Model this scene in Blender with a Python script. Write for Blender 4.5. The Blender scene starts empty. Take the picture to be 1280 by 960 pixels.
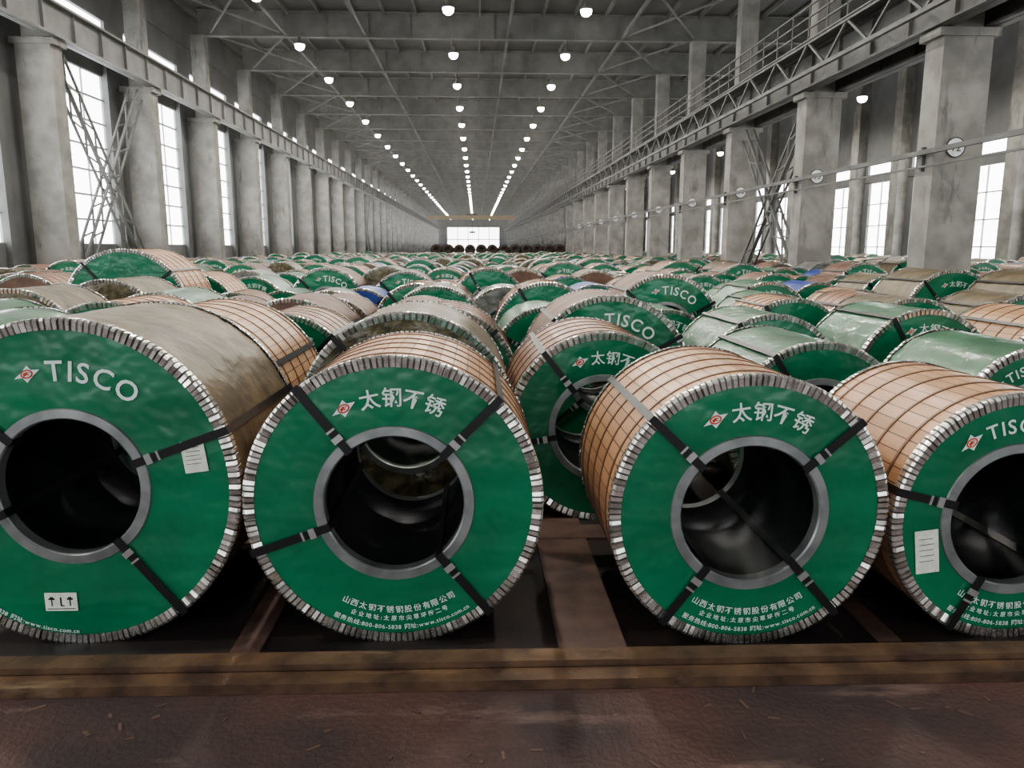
import bpy, math, random
from mathutils import Vector
random.seed(7)
S=bpy.context.scene
COL=S.collection
try:
    S.view_settings.view_transform='AgX'; S.view_settings.look='AgX - Medium High Contrast'
except Exception as e: print(e)

# ---------------------------------------------------------------- materials
def mat(name, c1, c2=None, rough=.6, metal=0., nscale=3., bump=0., bscale=20., rough2=None, spec=.5, detail=4., contrast=(.35,.65), coord='Object', coat=0., dist=.02, speck=None):
    m=bpy.data.materials.new(name); m.use_nodes=True
    nt=m.node_tree; N=nt.nodes; L=nt.links
    b=N['Principled BSDF']
    b.inputs['Metallic'].default_value=metal
    b.inputs['Roughness'].default_value=rough
    b.inputs['Specular IOR Level'].default_value=spec
    b.inputs['Coat Weight'].default_value=coat; b.inputs['Coat Roughness'].default_value=.12
    tc=N.new('ShaderNodeTexCoord')
    if c2 is None: c2=tuple(x*.75 for x in c1)
    nz=N.new('ShaderNodeTexNoise'); nz.inputs['Scale'].default_value=nscale; nz.inputs['Detail'].default_value=detail
    L.new(tc.outputs[coord],nz.inputs['Vector'])
    cr=N.new('ShaderNodeValToRGB')
    cr.color_ramp.elements[0].position=contrast[0]; cr.color_ramp.elements[1].position=contrast[1]
    cr.color_ramp.elements[0].color=(*c1,1); cr.color_ramp.elements[1].color=(*c2,1)
    L.new(nz.outputs['Fac'],cr.inputs['Fac'])
    colout=cr.outputs['Color']
    if speck:
        # worn scuffs: stretched noise thresholded, mixed towards another tone
        sc,stretch,th,colr=speck
        mp=N.new('ShaderNodeMapping'); mp.inputs['Scale'].default_value=stretch; mp.inputs['Rotation'].default_value=(0,0,.25); L.new(tc.outputs[coord],mp.inputs['Vector'])
        n5=N.new('ShaderNodeTexNoise'); n5.inputs['Scale'].default_value=sc; n5.inputs['Detail'].default_value=9; n5.inputs['Roughness'].default_value=.65
        L.new(mp.outputs[0],n5.inputs['Vector'])
        r5=N.new('ShaderNodeMapRange'); r5.inputs['From Min'].default_value=th; r5.inputs['From Max'].default_value=th+.12; L.new(n5.outputs['Fac'],r5.inputs['Value'])
        mx=N.new('ShaderNodeMix'); mx.data_type='RGBA'; L.new(r5.outputs['Result'],mx.inputs['Factor']); L.new(colout,mx.inputs['A']); mx.inputs['B'].default_value=(*colr,1)
        colout=mx.outputs['Result']
    L.new(colout,b.inputs['Base Color'])
    if rough2 is not None:
        mr=N.new('ShaderNodeMapRange'); mr.inputs['To Min'].default_value=rough; mr.inputs['To Max'].default_value=rough2
        mr.inputs['From Min'].default_value=.3; mr.inputs['From Max'].default_value=.7
        L.new(nz.outputs['Fac'],mr.inputs['Value']); L.new(mr.outputs['Result'],b.inputs['Roughness'])
    if bump>0:
        n2=N.new('ShaderNodeTexNoise'); n2.inputs['Scale'].default_value=bscale; n2.inputs['Detail'].default_value=3
        L.new(tc.outputs[coord],n2.inputs['Vector'])
        bp=N.new('ShaderNodeBump'); bp.inputs['Strength'].default_value=bump; bp.inputs['Distance'].default_value=dist
        L.new(n2.outputs['Fac'],bp.inputs['Height']); L.new(bp.outputs['Normal'],b.inputs['Normal'])
        if coat: L.new(bp.outputs['Normal'],b.inputs['Coat Normal'])
    return m

def slat_mat(name,ca,cb,gap,rough=.42,per_m=15.):
    m=bpy.data.materials.new(name); m.use_nodes=True
    nt=m.node_tree; N=nt.nodes; L=nt.links; b=N['Principled BSDF']; b.inputs['Roughness'].default_value=rough
    uv=N.new('ShaderNodeTexCoord'); sp=N.new('ShaderNodeSeparateXYZ'); L.new(uv.outputs['UV'],sp.inputs[0])
    def M(op,a,bv=None):
        n=N.new('ShaderNodeMath'); n.operation=op
        for i,x in enumerate((a,bv)):
            if x is None: continue
            if isinstance(x,(int,float)): n.inputs[i].default_value=x
            else: L.new(x,n.inputs[i])
        return n.outputs[0]
    us=M('MULTIPLY',sp.outputs['X'],per_m)
    fr=M('FRACT',us); fl=M('FLOOR',us)
    wn=N.new('ShaderNodeTexWhiteNoise'); wn.noise_dimensions='1D'; L.new(fl,wn.inputs['W'])
    mp=N.new('ShaderNodeMapping'); mp.inputs['Scale'].default_value=(40,3,1); L.new(uv.outputs['UV'],mp.inputs['Vector'])
    nz=N.new('ShaderNodeTexNoise'); nz.inputs['Scale'].default_value=2.; nz.inputs['Detail'].default_value=5; L.new(mp.outputs[0],nz.inputs['Vector'])
    n3=N.new('ShaderNodeTexNoise'); n3.inputs['Scale'].default_value=3.; n3.inputs['Detail'].default_value=6; L.new(uv.outputs['UV'],n3.inputs['Vector'])
    f=M('ADD',M('MULTIPLY',wn.outputs['Value'],.45),M('ADD',M('MULTIPLY',nz.outputs['Fac'],.4),M('MULTIPLY',n3.outputs['Fac'],.4)))
    mx=N.new('ShaderNodeMix'); mx.data_type='RGBA'
    mx.inputs['A'].default_value=(*ca,1); mx.inputs['B'].default_value=(*cb,1); L.new(f,mx.inputs['Factor'])
    g=M('LESS_THAN',fr,.085)
    mx2=N.new('ShaderNodeMix'); mx2.data_type='RGBA'; L.new(g,mx2.inputs['Factor'])
    L.new(mx.outputs['Result'],mx2.inputs['A']); mx2.inputs['B'].default_value=(*gap,1)
    L.new(mx2.outputs['Result'],b.inputs['Base Color'])
    bp=N.new('ShaderNodeBump'); bp.inputs['Strength'].default_value=.5; bp.inputs['Distance'].default_value=.01
    L.new(M('SUBTRACT',1.,g),bp.inputs['Height']); L.new(bp.outputs['Normal'],b.inputs['Normal'])
    b.inputs['Coat Weight'].default_value=.25; b.inputs['Coat Roughness'].default_value=.25
    return m

def emis(name,c,s,sample=True):
    m=bpy.data.materials.new(name); m.use_nodes=True
    b=m.node_tree.nodes['Principled BSDF']
    b.inputs['Base Color'].default_value=(*c,1); b.inputs['Emission Color'].default_value=(*c,1); b.inputs['Emission Strength'].default_value=s
    if not sample:
        try: m.cycles.emission_sampling='NONE'
        except: pass
    return m

GREEN=mat('green_cover_sheet',(.005,.165,.075),(.003,.115,.052),rough=.32,bump=.6,bscale=3.2,nscale=2.5,coat=.5,dist=.05,detail=7)
GREENO=mat('green_wrap_outer',(.040,.14,.07),(.025,.09,.045),rough=.4,bump=.5,bscale=8,coat=.3)
OLIVE=mat('olive_paper_wrap',(.155,.12,.072),(.075,.06,.037),rough=.42,bump=.9,bscale=7,nscale=5,detail=7)
OLIVEF=mat('olive_paper_face',(.17,.145,.09),(.06,.055,.035),rough=.25,bump=1.,bscale=9,nscale=9)
BROWN=mat('brown_paper_wrap',(.18,.10,.066),(.10,.055,.042),rough=.5,bump=.5,bscale=8)
GREY=mat('grey_film_wrap',(.22,.22,.21),(.10,.105,.10),rough=.3,bump=.9,bscale=7)
BLUE=mat('blue_tarp',(.02,.06,.30),(.015,.035,.18),rough=.4,bump=.6)
WOOD=slat_mat('hardboard_slats',(.62,.38,.215),(.32,.175,.095),(.09,.042,.022))
WOOD2=slat_mat('hardboard_slats_dark',(.36,.20,.13),(.19,.10,.065),(.06,.03,.018))
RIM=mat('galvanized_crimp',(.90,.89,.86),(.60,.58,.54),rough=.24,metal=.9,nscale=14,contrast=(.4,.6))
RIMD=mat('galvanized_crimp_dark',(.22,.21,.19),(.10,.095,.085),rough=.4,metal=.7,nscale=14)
RING=mat('core_ring_steel',(.30,.31,.31),(.17,.18,.18),rough=.42,metal=.6,nscale=6)
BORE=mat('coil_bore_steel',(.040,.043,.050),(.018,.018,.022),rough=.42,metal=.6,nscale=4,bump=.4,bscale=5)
STRAP=mat('black_strap',(.012,.012,.014),rough=.35)
BAND=mat('steel_band',(.20,.12,.08),rough=.4,metal=.4)
BUCK=mat('strap_buckle',(.6,.6,.6),rough=.3,metal=.8)
WHITE=mat('white_print',(.62,.70,.66),(.55,.63,.6),rough=.4)
RED=mat('red_print',(.5,.05,.02),rough=.4)
LABEL=mat('paper_label',(.66,.68,.60),(.54,.56,.5),rough=.6,nscale=30)
CM=[GREEN,WOOD,RIM,RIMD,RING,BORE,STRAP,BAND,BUCK,WHITE,RED,LABEL,OLIVE,OLIVEF,BROWN,GREENO,BLUE,WOOD2,GREY]
IX={m.name:i for i,m in enumerate(CM)}
def ix(m): return IX[m.name]

# ---------------------------------------------------------------- mesh builder
class MB:
    def __init__(s): s.v=[];s.f=[];s.m=[];s.uv=[];s.sm=[]
    def face(s,idx,m,uv=None,sm=False): s.f.append(idx);s.m.append(m);s.uv.append(uv);s.sm.append(sm)
    def box(s,c,d,m=0,ax=None):
        if ax is None: ax=(Vector((1,0,0)),Vector((0,1,0)),Vector((0,0,1)))
        c=Vector(c); b=len(s.v)
        for i in (-.5,.5):
            for j in (-.5,.5):
                for k in (-.5,.5):
                    s.v.append(tuple(c+ax[0]*d[0]*i+ax[1]*d[1]*j+ax[2]*d[2]*k))
        for q in ((0,1,3,2),(4,6,7,5),(0,4,5,1),(2,3,7,6),(0,2,6,4),(1,5,7,3)):
            s.face([b+t for t in q],m)
    def bar(s,p,q,w,m=0,h=None):
        p=Vector(p);q=Vector(q);d=q-p;l=d.length;d.normalize()
        up=Vector((0,0,1)) if abs(d.z)<.95 else Vector((0,1,0))
        a=d.cross(up).normalized(); b=a.cross(d)
        s.box((p+q)/2,(l,w,h or w),m,(d,a,b))
    def lathe(s,prof,seg,m,cz=0,cx=0,uv=False,sm=True,jit=0,closed=False):
        b=len(s.v);n=len(prof)
        for j in range(seg):
            a=2*math.pi*j/seg
            for (r,y) in prof:
                rr=r+(random.uniform(-jit,jit) if jit else 0)
                s.v.append((cx+rr*math.sin(a),y,cz+rr*math.cos(a)))
        for j in range(seg):
            j2=(j+1)%seg
            for i in range(n-1):
                q=[b+j*n+i,b+j2*n+i,b+j2*n+i+1,b+j*n+i+1]
                u=None
                if uv:
                    R=prof[0][0]; u0=2*math.pi*R*j/seg; u1=2*math.pi*R*(j+1)/seg
                    u=[(u0,prof[i][1]),(u1,prof[i][1]),(u1,prof[i+1][1]),(u0,prof[i+1][1])]
                s.face(q,m,u,sm)
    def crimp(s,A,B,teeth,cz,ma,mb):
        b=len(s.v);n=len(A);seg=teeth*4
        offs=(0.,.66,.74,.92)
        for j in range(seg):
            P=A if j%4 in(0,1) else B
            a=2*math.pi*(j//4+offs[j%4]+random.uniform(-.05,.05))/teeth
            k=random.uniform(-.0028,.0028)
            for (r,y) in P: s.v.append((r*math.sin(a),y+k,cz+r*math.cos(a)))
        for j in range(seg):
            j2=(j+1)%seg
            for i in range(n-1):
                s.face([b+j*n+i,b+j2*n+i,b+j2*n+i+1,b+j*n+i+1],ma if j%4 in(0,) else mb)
    def mesh(s,name,mats):
        me=bpy.data.meshes.new(name); me.from_pydata(s.v,[],s.f)
        for m in mats: me.materials.append(m)
        ul=me.uv_layers.new(name='UVMap')
        for p,mi,uv,sm in zip(me.polygons,s.m,s.uv,s.sm):
            p.material_index=mi; p.use_smooth=sm
            if uv:
                for li,t in zip(p.loop_indices,uv): ul.data[li].uv=t
        me.update(); return me
    def obj(s,name,mats,col=None):
        o=bpy.data.objects.new(name,s.mesh(name,mats)); (col or COL).objects.link(o); return o

# ---------------------------------------------------------------- glyphs
GC={}
def glyph(ch):
    if ch in GC: return GC[ch]
    cu=bpy.data.curves.new('g','FONT'); cu.body=ch; cu.size=1; cu.resolution_u=3; cu.offset=.012
    o=bpy.data.objects.new('g',cu); COL.objects.link(o)
    bpy.context.view_layer.update()
    me=bpy.data.meshes.new_from_object(o.evaluated_get(bpy.context.evaluated_depsgraph_get()))
    vs=[(v.co.x,v.co.y) for v in me.vertices]; fs=[list(p.vertices) for p in me.polygons]
    if vs: x0=min(v[0] for v in vs);x1=max(v[0] for v in vs)
    else: x0,x1=0,.3
    vs=[(x-(x0+x1)/2,y-.36) for x,y in vs]
    GC[ch]=(vs,fs,(x1-x0) if vs else .3)
    bpy.data.objects.remove(o); bpy.data.curves.remove(cu); bpy.data.meshes.remove(me)
    return GC[ch]
def arc_text(mb,txt,r,a0,size,cz,y,bottom=False,gap=.12,m=None):
    m=ix(WHITE) if m is None else m
    ws=[glyph(c)[2]+gap for c in txt]; tot=sum(ws)*size
    a=a0-tot/2/r
    for c,w in zip(txt,ws):
        vs,fs,_=glyph(c); w*=size; am=a+w/2/r; a+=w/r
        if bottom: P=(r*math.sin(am),-r*math.cos(am));X=(math.cos(am),math.sin(am));Y=(-math.sin(am),math.cos(am))
        else: P=(r*math.sin(am),r*math.cos(am));X=(math.cos(am),-math.sin(am));Y=(math.sin(am),math.cos(am))
        b=len(mb.v)
        for x,yy in vs:
            mb.v.append((P[0]+(X[0]*x+Y[0]*yy)*size,y,cz+P[1]+(X[1]*x+Y[1]*yy)*size))
        for f in fs: mb.face([b+t for t in f],m)

def coil_mesh(name,R,L,outer,face=None,title=None,straps=(),tang=.22,fine=False,bands=5,labels=(),size=.09):
    face=face or GREEN
    mb=MB(); cz=R; seg=96 if fine else 64
    ri,ro=.305,.347
    rag = outer in (OLIVE,GREENO,BROWN,GREY)
    ys=[.04+(L-.08)*i/14 for i in range(15)] if rag else [.02,L-.02]
    mb.lathe([(R-.004,y) for y in ys],seg,ix(outer),cz,uv=True,jit=.0045 if rag else 0)
    T=int(2*math.pi*R/(.027 if fine else .04))
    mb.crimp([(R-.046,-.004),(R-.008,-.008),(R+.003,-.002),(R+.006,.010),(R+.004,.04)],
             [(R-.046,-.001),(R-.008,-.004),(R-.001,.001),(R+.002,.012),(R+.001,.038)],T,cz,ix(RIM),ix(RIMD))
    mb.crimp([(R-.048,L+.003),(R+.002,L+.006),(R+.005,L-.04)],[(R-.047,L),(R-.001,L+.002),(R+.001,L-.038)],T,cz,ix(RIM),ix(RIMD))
    rs=[ro-.004+(R-.041-ro)*i/5 for i in range(6)]
    b=len(mb.v)
    mb.lathe([(r,random.uniform(-.001,.001)) for r in rs],seg,ix(face),cz,jit=0)
    if face in (OLIVEF,GREY):
        for i in range(b,len(mb.v)):
            v=mb.v[i]; mb.v[i]=(v[0],v[1]+random.uniform(-.016,.006),v[2])
    mb.lathe([(r,L) for r in (rs[0],rs[-1]+.01)],seg,ix(face),cz)
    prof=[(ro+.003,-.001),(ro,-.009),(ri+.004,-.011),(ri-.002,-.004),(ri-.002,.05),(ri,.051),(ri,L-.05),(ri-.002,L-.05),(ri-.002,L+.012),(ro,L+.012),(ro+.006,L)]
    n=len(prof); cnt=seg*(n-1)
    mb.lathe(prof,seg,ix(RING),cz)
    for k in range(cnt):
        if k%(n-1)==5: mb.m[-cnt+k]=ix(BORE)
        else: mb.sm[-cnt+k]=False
    if outer in (WOOD,WOOD2):
        for i in range(bands):
            y=.13+(L-.26)*i/(bands-1)
            mb.lathe([(R-.004,y-.008),(R+.001,y-.008),(R+.001,y+.008),(R-.004,y+.008)],seg,ix(BAND),cz,sm=False)
    for a in straps:
        a=math.radians(a); d=Vector((math.sin(a),0,math.cos(a))); t=Vector((math.cos(a),0,-math.sin(a))); yv=Vector((0,1,0)); C=Vector((0,0,cz))
        w=.036
        for yy in (-.015,L+.012):
            r0=ri-.006;r1=R+.012
            mb.box(C+d*(r0+r1)/2+yv*yy,(r1-r0,.005,w),ix(STRAP),(d,yv,t))
        mb.box(C+d*(R+.010)+yv*(L/2-.003),(.005,L+.032,w),ix(STRAP),(d,yv,t))
        mb.box(C+d*(ri-.006)+yv*(L/2-.003),(.005,L+.032,w),ix(STRAP),(d,yv,t))
        rb=ro+.03
        mb.box(C+d*rb+yv*-.020,(.028,.007,w+.010),ix(BUCK),(d,yv,t))
        mb.box(C+d*(rb+.045)+yv*-.019,(.010,.005,w+.006),ix(BUCK),(d,yv,t))
    if title:
        rt=(ro+R-.05)/2+.0; y=-.0045
        sz=min(size,(R-.05-ro)*.45)
        if title=='TISCO': sz*=1.18
        gp=.1 if title!='TISCO' else .17
        arc_text(mb,title,rt,tang,sz,cz,y,gap=gp)
        ws=sum(glyph(c)[2]+gp for c in title)*sz
        la=tang-(ws/2+.068)/rt
        P=(rt*math.sin(la),rt*math.cos(la)); X=(math.cos(la),-math.sin(la)); Yv=(math.sin(la),math.cos(la))
        def poly(pts,m,yy):
            b=len(mb.v)
            for x,z in pts: mb.v.append((P[0]+X[0]*x+Yv[0]*z,yy,cz+P[1]+X[1]*x+Yv[1]*z))
            mb.face(list(range(b,b+len(pts))),m)
        def ell(rx,rz,n=16): return [(rx*math.cos(t*2*math.pi/n),rz*math.sin(t*2*math.pi/n)) for t in range(n)]
        poly([(-.058,-.008),(-.02,.012),(.012,.036),(.022,.014),(.058,.006),(.022,-.014),(-.010,-.036),(-.022,-.012)],ix(WHITE),y)
        poly(ell(.027,.019),ix(RED),y-.001)
        poly(ell(.020,.013),ix(WHITE),y-.0018)
        poly([(-.016,.004),(.0,.010),(.016,.004),(.016,.0),(.003,.003),(.012,-.010),(-.002,-.004),(-.014,-.010)],ix(RED),y-.0026)
    if fine:
        r3=R-.075
        if fine!='plain':
            arc_text(mb,'山西太钢不锈钢股份有限公司',r3-.084,0.02,.036,cz,-.0045,True,gap=.18)
            arc_text(mb,'企业地址:太原市尖草坪街二号',r3-.042,0.02,.027,cz,-.0045,True,gap=.3)
        arc_text(mb,'服务热线:800-806-5838 网址:www.tisco.com.cn',r3 if fine!='plain' else r3+.012,0.04 if fine!='plain' else -.5,.028,cz,-.0045,True,gap=.12)
    for (x,z,w,h,rot,pict) in labels:
        c,s_=math.cos(rot),math.sin(rot)
        A=(Vector((c,0,s_)),Vector((0,1,0)),Vector((-s_,0,c)))
        mb.box((x,-.007,cz+z),(w,.003,h),ix(LABEL),A)
        def q(px,pz,pw,ph):
            mb.box((x+c*px-s_*pz,-.0095,cz+z+s_*px+c*pz),(pw,.002,ph),ix(STRAP),A)
        if pict:
            for px in(-.04,.04): q(px,-.002,.004,.034); q(px,.014,.026,.007); q(px,.021,.014,.005)
            q(0,.002,.006,.04); q(.006,-.018,.016,.004); q(0,-.032,w*.85,.003)
        else:
            for i in range(5): q(-.005+.004*(i%2),h*(.3-.13*i),w*.62,.0018)
    return mb.mesh(name,CM)

def put(me,x,y,s=1,rz=0,col=None):
    o=bpy.data.objects.new('steel_coil',me); (col or COL).objects.link(o)
    o.location=(x,y,0.0); o.scale=(s,s,s); o.rotation_euler=(0,0,rz); return o

CN='太钢不锈'
# front row --------------------------------------------------------
put(coil_mesh('coil_a',.73,1.05,OLIVE,title='TISCO',straps=(70,142,-48,-112),tang=.29,fine='plain',size=.105,
   labels=((.545,.135,.10,.14,.12,False),(-.085,-.525,.14,.085,.0,True))),-1.765,3.28,rz=math.radians(-1))
put(coil_mesh('coil_b',.65,1.0,WOOD,title=CN,straps=(-38,45,-109,141),tang=.10,fine=True,size=.09),-.365,3.23)
put(coil_mesh('coil_c',.612,1.0,WOOD,title=CN,straps=(-46,49,139,-143),tang=.17,fine=True,size=.088),1.18,3.14)
put(coil_mesh('coil_d',.565,1.0,WOOD,title='TISCO',straps=(-76,60,140,-152),tang=-.10,fine=True,size=.1,
   labels=((-.40,-.14,.105,.2,.12,False),)),2.385,3.14)
# second row -------------------------------------------------------
put(coil_mesh('coil_e',.69,1.1,WOOD,title=CN,straps=(60,150,-45,-120),tang=.2),-1.85,4.78)
put(coil_mesh('coil_f',.68,1.1,OLIVE,face=OLIVEF,straps=(-40,125,-115)),-.44,4.75)
put(coil_mesh('coil_g',.615,1.1,WOOD2,title=CN,straps=(-38,62,-100,150),tang=.22),.80,4.75)
put(coil_mesh('coil_h',.58,1.1,GREENO,title=None,straps=(-32,80,200)),2.20,4.75)
put(coil_mesh('coil_i',.565,1.1,GREENO,title='TISCO',straps=(-60,70,160),tang=-.30,size=.11),3.66,4.72)
put(coil_mesh('coil_j',.66,1.1,GREENO,title='TISCO',straps=(40,130,-60)),-3.3,4.8)
# variants ---------------------------------------------------------
V={}
V['td']=coil_mesh('v_td',.68,1.1,BROWN,title='TISCO',straps=(-45,60,140,-130),tang=.35,size=.12)
V['w1']=coil_mesh('v_w1',.62,1.1,WOOD,title=CN,straps=(-40,55,140,-130))
V['w2']=coil_mesh('v_w2',.70,1.15,WOOD2,title='TISCO',straps=(-50,40,140,-120))
V['w3']=coil_mesh('v_w3',.66,1.05,WOOD,straps=(-30,60,150,-110))
V['o1']=coil_mesh('v_o1',.70,1.15,OLIVE,title=CN,straps=(-40,55,140,-130))
V['o2']=coil_mesh('v_o2',.66,1.1,OLIVE,face=OLIVEF,straps=(-55,60,130))
V['o3']=coil_mesh('v_o3',.62,1.1,BROWN,face=BROWN,straps=(-55,60,130))
V['y1']=coil_mesh('v_y1',.64,1.1,GREY,face=GREY,straps=(-55,60,130))
V['g1']=coil_mesh('v_g1',.63,1.1,GREENO,title=CN,straps=(-30,70,-140))
V['g2']=coil_mesh('v_g2',.58,1.1,GREENO,straps=(-60,50,160))
V['b1']=coil_mesh('v_b1',.64,1.1,BROWN,title=CN,straps=(-45,45,135,-135))
V['w4']=coil_mesh('v_w4',.64,1.1,WOOD2,face=BROWN,straps=(-45,45,135,-135))
V['w5']=coil_mesh('v_w5',.64,1.1,WOOD2,title=CN,straps=(-45,45,135,-135))
V['u1']=coil_mesh('v_u1',.6,1.1,BLUE,face=BLUE,straps=(-45,45))
V['u2']=coil_mesh('v_u2',.62,1.1,BLUE,face=GREEN,straps=(-45,45))
V['big']=coil_mesh('v_big',.87,1.15,WOOD,face=GREEN,straps=(-40,50),size=.13)
RAD=dict(td=.68,w1=.62,w2=.70,w3=.66,o1=.70,o2=.66,o3=.62,y1=.64,g1=.63,g2=.58,b1=.64,w4=.64,w5=.64,u1=.6,u2=.62)
keys=['w1','w2','w3','o1','o2','g1','g2','b1','w4','td','g1','w5','b1','o3','w3','g2','w5','o2','g1','o1']
stock=bpy.data.collections.new('stocked_coils')
big=[(-5.0,11.24,.87)]
def fill(y,x0,x1):
    x=x0
    while x<x1-.6:
        k=random.choice(keys) if random.random()>.11 else random.choice(('u1','u2','y1'))
        if y<9.2 and k in('u1','y1'): k='w3'
        s=random.uniform(.86,1.05)
        r=RAD[k]*s
        if x+2*r>x1: break
        xc=x+r
        hit=[b for b in big if abs(b[1]-y)<1 and abs(b[0]-xc)<b[2]+r+.03]
        if hit:
            x=max(x+.3,hit[0][0]+hit[0][2]+.05) if xc+.01>hit[0][0]-hit[0][2]-r-.03 else x+.3
            continue
        x+=2*r+random.uniform(.04,.22)
        if random.random()<.04: continue
        near = y<9.2 and -.72<xc/y<.72
        put(V[k],xc,y+random.uniform(-.12,.12),s,rz=math.radians(random.uniform(-2,2)),col=None if near else stock)
for xx,k in ((-4.8,'w3'),(-6.2,'g1'),(4.95,'w1'),(6.3,'g1')): put(V[k],xx,4.8,1,col=stock)
yr=6.38
put(V['td'],1.12,yr-.03)
for xx,k,s in ((-.28,'w5',.98),(2.52,'g1',.95),(3.86,'g1',.98),(5.18,'w1',.98),(-1.62,'w5',.95),(-3.02,'w3',1.),(-4.4,'g1',1.02),(-5.8,'w1',1)):
    put(V[k],xx,yr,s)
put(V['big'],-5.0,11.24,1.0)
y=8.0
while y<82:
    fill(y,-13.4,11.3)
    if y>12: fill(y+.3,13.3,24.)
    y+=1.62
inst=bpy.data.objects.new('steel_coil_stockpile',None); inst.instance_type='COLLECTION'; inst.instance_collection=stock; COL.objects.link(inst)

# dark wire-rod coil pile, two layers
DARK=mat('dark_rusty_steel',(.035,.02,.014),(.015,.01,.008),rough=.7)
mb=MB()
for row in range(2):
    for i in range(13):
        for (cz,dx) in ((.6,0),(1.55,.6)):
            if cz>1 and i==12: continue
            R_=.6*random.uniform(.97,1.06)
            x=-4.9+i*1.22+dx
            yb=row*1.7
            prof=[(.002,yb+.15),(R_*.35,yb+.12),(R_*.6,yb-.06),(R_,yb+.05),(R_*1.02,yb+.8),(R_,yb+1.5),(R_*.35,yb+1.5),(.002,yb+1.4)]
            mb.lathe(prof,20,0,cz,cx=x,jit=.0)
o=mb.obj('wire_rod_coil_pile',[DARK]); o.location=(0,84.5,0)

# ---------------------------------------------------------------- shell
CONC=mat('column_concrete',(.30,.293,.272),(.19,.187,.172),rough=.8,nscale=1.5,bump=.2,detail=8,speck=(1.6,(1.5,1.5,.35),.58,(.13,.125,.115)))
WALL=mat('wall_panel',(.165,.168,.168),(.12,.123,.123),rough=.7,nscale=.7)
STEEL=mat('painted_steel',(.20,.203,.195),(.135,.138,.132),rough=.6,nscale=1.2)
STEEL2=mat('grey_girder_paint',(.14,.142,.136),(.09,.092,.09),rough=.6,nscale=1.2)
ROOF=mat('roof_sheet',(.135,.138,.134),(.095,.098,.095),rough=.7,nscale=.5)
YEL=mat('crane_yellow',(.42,.30,.10),rough=.5)
PANE=emis('daylit_glazing',(.97,.98,1.),5.5)
PANE2=emis('daylit_clerestory',(.97,.98,1.),6.0)
FRAME=mat('window_frame',(.38,.40,.41),rough=.5)
FLOOR=mat('floor_red_concrete',(.080,.038,.032),(.032,.019,.018),rough=.45,nscale=1.1,bump=.35,bscale=40,rough2=.8,detail=12,contrast=(.38,.58),speck=(2.2,(.5,2.,1),.57,(.14,.092,.078)))
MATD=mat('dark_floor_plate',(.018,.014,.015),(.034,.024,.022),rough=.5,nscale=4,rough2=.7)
RUST=mat('worn_steel_beam',(.135,.080,.046),(.052,.030,.021),rough=.5,metal=.2,nscale=6,bump=.3,detail=8,speck=(3.,(.4,3.,1),.58,(.22,.155,.095)))
TAN=mat('dusty_floor_strip',(.13,.08,.064),(.065,.040,.034),rough=.6,nscale=5,detail=8)

Y0,Y1=-14,300
XL,XR,XW=-14.6,12.2,25.
ZC=14.2
mb=MB(); mb.box(((XL+XW)/2,(Y0+Y1)/2,-.1),(XW-XL+4,Y1-Y0,.2)); mb.obj('floor',[FLOOR])
mb=MB()
mb.box(((XL+XW)/2,(Y0+Y1)/2,ZC+.1),(XW-XL+4,Y1-Y0,.2),0)
x=-15
while x<XW:
    mb.box((x,(Y0+Y1)/2,ZC-.12),(.1,Y1-Y0,.24),1); x+=1.7
mb.obj('ceiling',[ROOF,STEEL])
ycols=[28+8*k for k in range(-5,34)]
mb=MB()
for y in ycols:
    for (a,b) in ((XL,XR),(XR,XW)):
        c=(a+b)/2;l=b-a
        mb.box((c,y,13.45),(l,.05,1.3),0); mb.box((c,y,12.82),(l,.34,.06),0); mb.box((c,y,14.08),(l,.34,.06),0)
        n=int(l/2.2)
        for i in range(1,n): mb.box((a+l*i/n,y,13.45),(.05,.3,1.26),0)
for y in ycols[:-1]:
    for (xa,xb) in ((-14,-10),(8,12)):
        mb.bar((xa,y,12.95),(xb,y+8,12.95),.09,0); mb.bar((xb,y,12.95),(xa,y+8,12.95),.09,0)
for xx in (-10,-5.8,1.8,8): mb.box((xx,(Y0+Y1)/2,12.95),(.12,Y1-Y0,.14),0)
mb.obj('roof_girders',[STEEL])

def column(x,y,zl,wx,wy):
    mb=MB()
    mb.box((x,y,zl/2),(wx,wy,zl),0)
    mb.box((x,y,zl-.10),(wx+.3,wy+.12,.2),0)
    mb.box((x,y,(zl+12.8)/2),(wx*.62,wy*.8,12.8-zl),0)
    mb.box((x,y,.15),(wx+.2,wy+.2,.3),0)
    return mb.obj('crane_column',[CONC])
for y in ycols: column(XL,y,8.6,1.15,.75)
for y in ycols: column(XR,y,7.1,1.25,.8)
mb=MB()
yy=-10
while yy<298:
    mb.box((XW-.35,yy,7),(.7,.9,14),0); yy+=5
mb.obj('wall_pilasters',[CONC])

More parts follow.
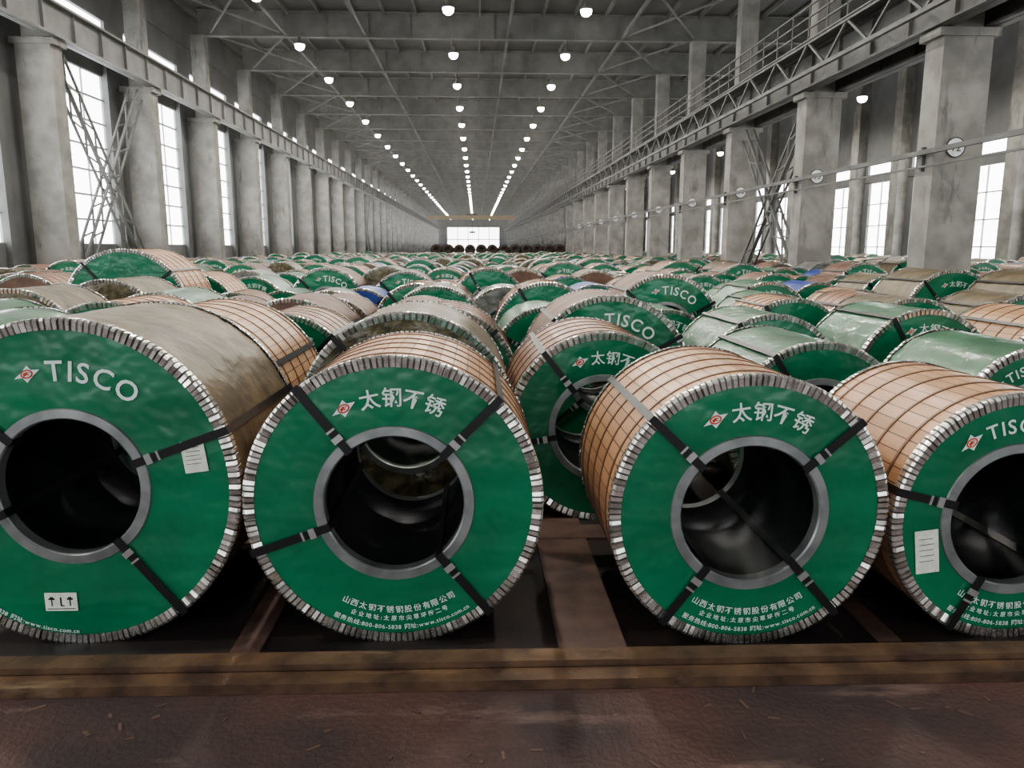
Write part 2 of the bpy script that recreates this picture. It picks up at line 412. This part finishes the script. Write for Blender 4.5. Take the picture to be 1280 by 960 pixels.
# left wall
mb=MB(); X=XL-1.05
mb.box((X,(Y0+Y1)/2,.95),(.25,Y1-Y0,1.9),0)
mb.box((X,(Y0+Y1)/2,9.6),(.25,Y1-Y0,1.6),0)
mb.box((X,(Y0+Y1)/2,(11.1+ZC)/2),(.25,Y1-Y0,ZC-11.1),0)
wn=0
for i,y in enumerate(ycols[:-1]):
    c=y+4; w=5.1
    mb.box((X,y,5.35),(.25,8-w,6.9),0)
    mb.box((X,y,10.75),(.25,1.8,.7),0)
    mb.box((X+.2,y+1.3,5.2),(.25,.35,10.4),0); mb.box((X+.2,y-1.3,5.2),(.25,.35,10.4),0)
    wb=MB(); wn+=1
    wb.box((X-.04,c,5.35),(.04,w,6.9),0)
    wb.box((X-.04,c,10.75),(.04,6.2,.68),2)
    for j in range(8): wb.box((X+.04,c,1.9+6.9*j/7),(.1,w,.07),1)
    for j in range(4): wb.box((X+.04,c-w/2+w*j/3,5.35),(.06,.045,6.9),1)
    wb.obj('window_%d'%wn,[PANE,FRAME,PANE2])
mb.box((X+.16,(Y0+Y1)/2,12.4),(.08,Y1-Y0,.12),0)
mb.obj('wall_left',[WALL])

# right wall
mb=MB(); X=XW
mb.box((X,(Y0+Y1)/2,.25),(.25,Y1-Y0,.5),0)
mb.box((X,(Y0+Y1)/2,6.0),(.25,Y1-Y0,.5),0)
mb.box((X,(Y0+Y1)/2,(6.85+ZC)/2),(.25,Y1-Y0,ZC-6.85),0)
yy=-10
while yy<296:
    c=yy+2.5
    mb.box((X,yy,3.1),(.25,2.2,5.4),0); mb.box((X,yy,6.55),(.25,1.6,.65),0)
    wb=MB(); wn+=1
    wb.box((X+.05,c,3.1),(.04,2.9,5.3),0); wb.box((X+.05,c,6.55),(.04,3.4,.6),0)
    for j in range(5): wb.box((X-.04,c,.5+5.25*j/4),(.08,2.8,.06),1)
    wb.box((X-.04,c,3.1),(.08,.05,5.2),1)
    wb.obj('window_%d'%wn,[PANE,FRAME])
    yy+=5
mb.obj('wall_right',[WALL])

# end wall with wide bright opening
mb=MB(); XA,XB,ZD=-11.,9.,9.5
mb.box(((XL-1+XA)/2,Y1,ZC/2),(XA-(XL-1),.3,ZC),0)
mb.box(((XB+XW)/2,Y1,ZC/2),(XW-XB,.3,ZC),0)
mb.box(((XA+XB)/2,Y1,(ZD+ZC)/2),(XB-XA,.3,ZC-ZD),0)
mb.obj('wall_back',[WALL])
wb=MB(); wb.box(((XA+XB)/2,Y1+.3,ZD/2),(XB-XA,.05,ZD),0)
for j in range(6): wb.box((XA+(XB-XA)*j/5,Y1+.22,ZD/2),(.25,.08,ZD),1)
wb.box(((XA+XB)/2,Y1+.22,5),(XB-XA,.08,.3),1)
wb.obj('door_1',[PANE,FRAME])

def runway(x,zb,h,name,rail,side,M_):
    mb=MB(); ya,yb=Y0,Y1-.5; L=yb-ya; c=(ya+yb)/2
    mb.box((x,c,zb+h/2),(.08,L,h),0); mb.box((x,c,zb+.04),(.45,L,.06),0); mb.box((x,c,zb+h-.03),(.5,L,.08),0)
    mb.box((x,c,zb+h+.07),(.1,L,.12),0)
    y=ya+1
    while y<yb: mb.box((x,y,zb+h/2),(.3,.05,h-.08),0); y+=2
    if rail:
        xx=x+side*.75
        mb.box((x+side*.5,c,zb+h),(.7,L,.05),0)
        for z in (.4,.75,1.1): mb.box((xx,c,zb+h+z),(.05,L,.05),0)
        mb.box((xx,c,zb+.25),(.12,L,.12),0); mb.box((xx,c,zb+h-.05),(.12,L,.12),0)
        y=ya; f=0
        while y<yb-2:
            mb.box((xx,y,zb+h+.55),(.05,.05,1.1),0)
            a,b=(zb+.25,zb+h-.05) if f%2 else (zb+h-.05,zb+.25)
            if y<150: mb.bar((xx,y,a),(xx,y+1.33,b),.07,0)
            y+=1.33; f+=1
    mb.obj(name,[M_])
runway(XL+.64,8.62,1.1,'crane_runway_girder',False,1,STEEL)
runway(XR-.66,7.12,1.2,'crane_runway_girder',True,-1,STEEL2)
runway(XR+.66,7.12,1.2,'crane_runway_girder',False,1,STEEL2)

def lat(mb,p,q,w=.55):
    p=Vector(p);q=Vector(q);d=(q-p);l=d.length;d.normalize()
    n=Vector((0,-d.z,d.y))*w/2
    for sx in (-.18,.18):
        o_=Vector((sx,0,0))
        for s_ in(1,-1): mb.bar(p+n*s_+o_,q+n*s_+o_,.075,0)
        k=int(l/.7)
        for i in range(k):
            s_=1 if i%2 else -1
            mb.bar(p+d*l*i/k+n*s_+o_,p+d*l*(i+1)/k-n*s_+o_,.05,0)
for (x,ya,zt) in ((XL+.1,28,8.2),(XR,28,6.7),(XL+.1,100,8.2),(XR,100,6.7)):
    mb=MB()
    lat(mb,(x,ya+.8,.3),(x,ya+7.2,zt)); lat(mb,(x,ya+7.2,.3),(x,ya+.8,zt))
    mb.obj('cross_bracing_truss',[STEEL2])

mb=MB(); L_=Y1-Y0-1
mb.box((XR-.78,(Y0+Y1)/2,4.15),(.09,L_,.12),0); mb.box((XR-.76,(Y0+Y1)/2,3.8),(.05,L_,.05),0)
for y in ycols: mb.box((XR-.68,y,4.0),(.1,.1,.6),0)
mb.obj('cable_tray',[STEEL2])
SIGNB=mat('sign_dark',(.05,.05,.06),rough=.5)
SIGNW=mat('sign_white',(.85,.87,.88),rough=.5)
for i,y in enumerate(ycols[3:14]):
    mb=MB()
    def disc(r,yy,m):
        b=len(mb.v)
        for t in range(24): mb.v.append((r*math.cos(t*math.pi/12),yy,r*math.sin(t*math.pi/12)))
        mb.face(list(range(b,b+24)),m)
    mb.lathe([(.25,0),(.25,-.03),(.225,-.03),(.225,0)],24,1); disc(.24,-.02,0)
    txt=str(i+11)
    xo=-.13
    for ch in txt:
        vs,fs,w=glyph(ch); b=len(mb.v)
        for vx,vz in vs: mb.v.append((xo+.06+vx*.26,-.035,vz*.26))
        for f in fs: mb.face([b+t for t in f],1)
        xo+=.14
    o=mb.obj('column_number_sign',[SIGNW,SIGNB]); o.location=(XR-.1,y-.41,4.25)

# overhead crane far
mb=MB()
for yy in (222,225):
    mb.box(((XL+XR)/2,yy,10.3),(XR-XL-1.6,.5,1.0),0)
mb.box((-1,223.5,11.1),(3,2.2,.6),1); mb.box((-1,223.5,8.2),(.15,.15,4),1); mb.box((-1,223.5,6.2),(1.6,.5,.5),1)
mb.box((XL+1.0,223.5,10.1),(.5,5,.5),0); mb.box((XR-1.2,223.5,10.1),(.5,5,.5),0)
mb.obj('overhead_crane',[YEL,DARK])

# lamps
LAMPE=emis('lamp_glow',(1.,.98,.92),40,False)
mb=MB(); lampspots=[]
def lamp(x,y,z):
    def lz(prof,m,sm=True):
        b=len(mb.v);n=len(prof)
        for j in range(16):
            a=2*math.pi*j/16
            for r,zz in prof: mb.v.append((x+r*math.cos(a),y+r*math.sin(a),z+zz))
        for j in range(16):
            j2=(j+1)%16
            for i in range(n-1): mb.face([b+j*n+i,b+j2*n+i,b+j2*n+i+1,b+j*n+i+1],m,None,sm)
    lz([(.0,-.25),(.12,-.235),(.21,-.16),(.25,-.05),(.24,.02)],1)
    lz([(.27,0.02),(.22,.12),(.1,.2),(.08,.4),(.0,.4)],0)
    mb.box((x,y,z+.4+(12.8-z-.4)/2),(.03,.03,max(.05,12.8-z-.4)),0)
    lampspots.append((x,y,z))
for k in range(-4,32):
    yb=36+8*k
    lamp(-1.13,yb,12.05); lamp(4.93,yb,12.05); lamp(-9.0,yb-1.5,12.05)
    lamp(20.5,yb-2.2,9.6)
mb.obj('high_bay_lamps',[STEEL,LAMPE])
for i,(x,y,z) in enumerate(lampspots):
    if y>90: continue
    ld=bpy.data.lights.new('lamp','AREA'); ld.shape='DISK'; ld.size=.4; ld.energy=380; ld.color=(1,.95,.85)
    lo=bpy.data.objects.new('high_bay_light',ld); COL.objects.link(lo); lo.location=(x,y,z-.28)

# ---------------------------------------------------------------- foreground floor details
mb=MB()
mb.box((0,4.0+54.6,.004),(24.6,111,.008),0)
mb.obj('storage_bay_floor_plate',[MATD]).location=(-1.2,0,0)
mb=MB()
rz=math.radians(-.9)
d=Vector((math.cos(rz),math.sin(rz),0)); n=Vector((-math.sin(rz),math.cos(rz),0)); up=Vector((0,0,1))
mb.box((-1,2.99,.035),(24,.10,.07),0,(d,n,up))
mb.box((-1,2.885,.022),(24,.09,.044),0,(d,n,up))
mb.box((-1,3.06,.02),(24,.05,.04),0,(d,n,up))
mb.obj('edge_beam',[RUST])
mb=MB()
xs=[(-4.0,.2),(-2.6,.2),(-1.02,.13),(.5,.3),(1.84,.1),(3.1,.25),(4.4,.2),(-5.4,.2),(5.8,.2)]
for x,w in xs: mb.box((x,3.1+25,.012),(w,50,.016),0)
for yy in (4.5,6.1,7.75): mb.box((-1.2,yy,.014),(24,.22,.02),0)
mb.obj('floor_runner_strips',[TAN])
mb=MB()
for i in range(60):
    x=random.uniform(-1.8,2.4); y=random.uniform(2.0,2.82); a=random.uniform(0,3.1)
    c=Vector((math.cos(a),math.sin(a),0)); nn=Vector((-math.sin(a),math.cos(a),0))
    mb.box((x,y,.003),(random.uniform(.01,.06),random.uniform(.004,.012),.005),0,(c,nn,up))
mb.obj('floor_debris',[TAN])

# dusty air above the stock, between the columns (thin real scattering medium)
hz=bpy.data.materials.new('dusty_air'); hz.use_nodes=True
nt=hz.node_tree; nt.nodes.clear()
o_=nt.nodes.new('ShaderNodeOutputMaterial'); vs_=nt.nodes.new('ShaderNodeVolumeScatter')
vs_.inputs['Density'].default_value=.0013; vs_.inputs['Color'].default_value=(1,.98,.94,1)
nt.links.new(vs_.outputs[0],o_.inputs['Volume'])
mb=MB(); mb.box((-1.5,(20+220)/2,(2.35+11.6)/2),(24.1,200,11.6-2.35),0)
mb.obj('dusty_air',[hz])

# ---------------------------------------------------------------- world, light, camera
w=bpy.data.worlds.new('World'); S.world=w; w.use_nodes=True
bg=w.node_tree.nodes['Background']; bg.inputs['Color'].default_value=(.95,.97,1,1); bg.inputs['Strength'].default_value=2.05
cam=bpy.data.cameras.new('camera'); cam.lens=27; cam.sensor_width=36; cam.clip_end=500
co=bpy.data.objects.new('camera',cam); COL.objects.link(co)
co.location=(0,0,1.75); co.rotation_euler=(math.radians(90-10.04),0,math.radians(-2.64))
S.camera=co
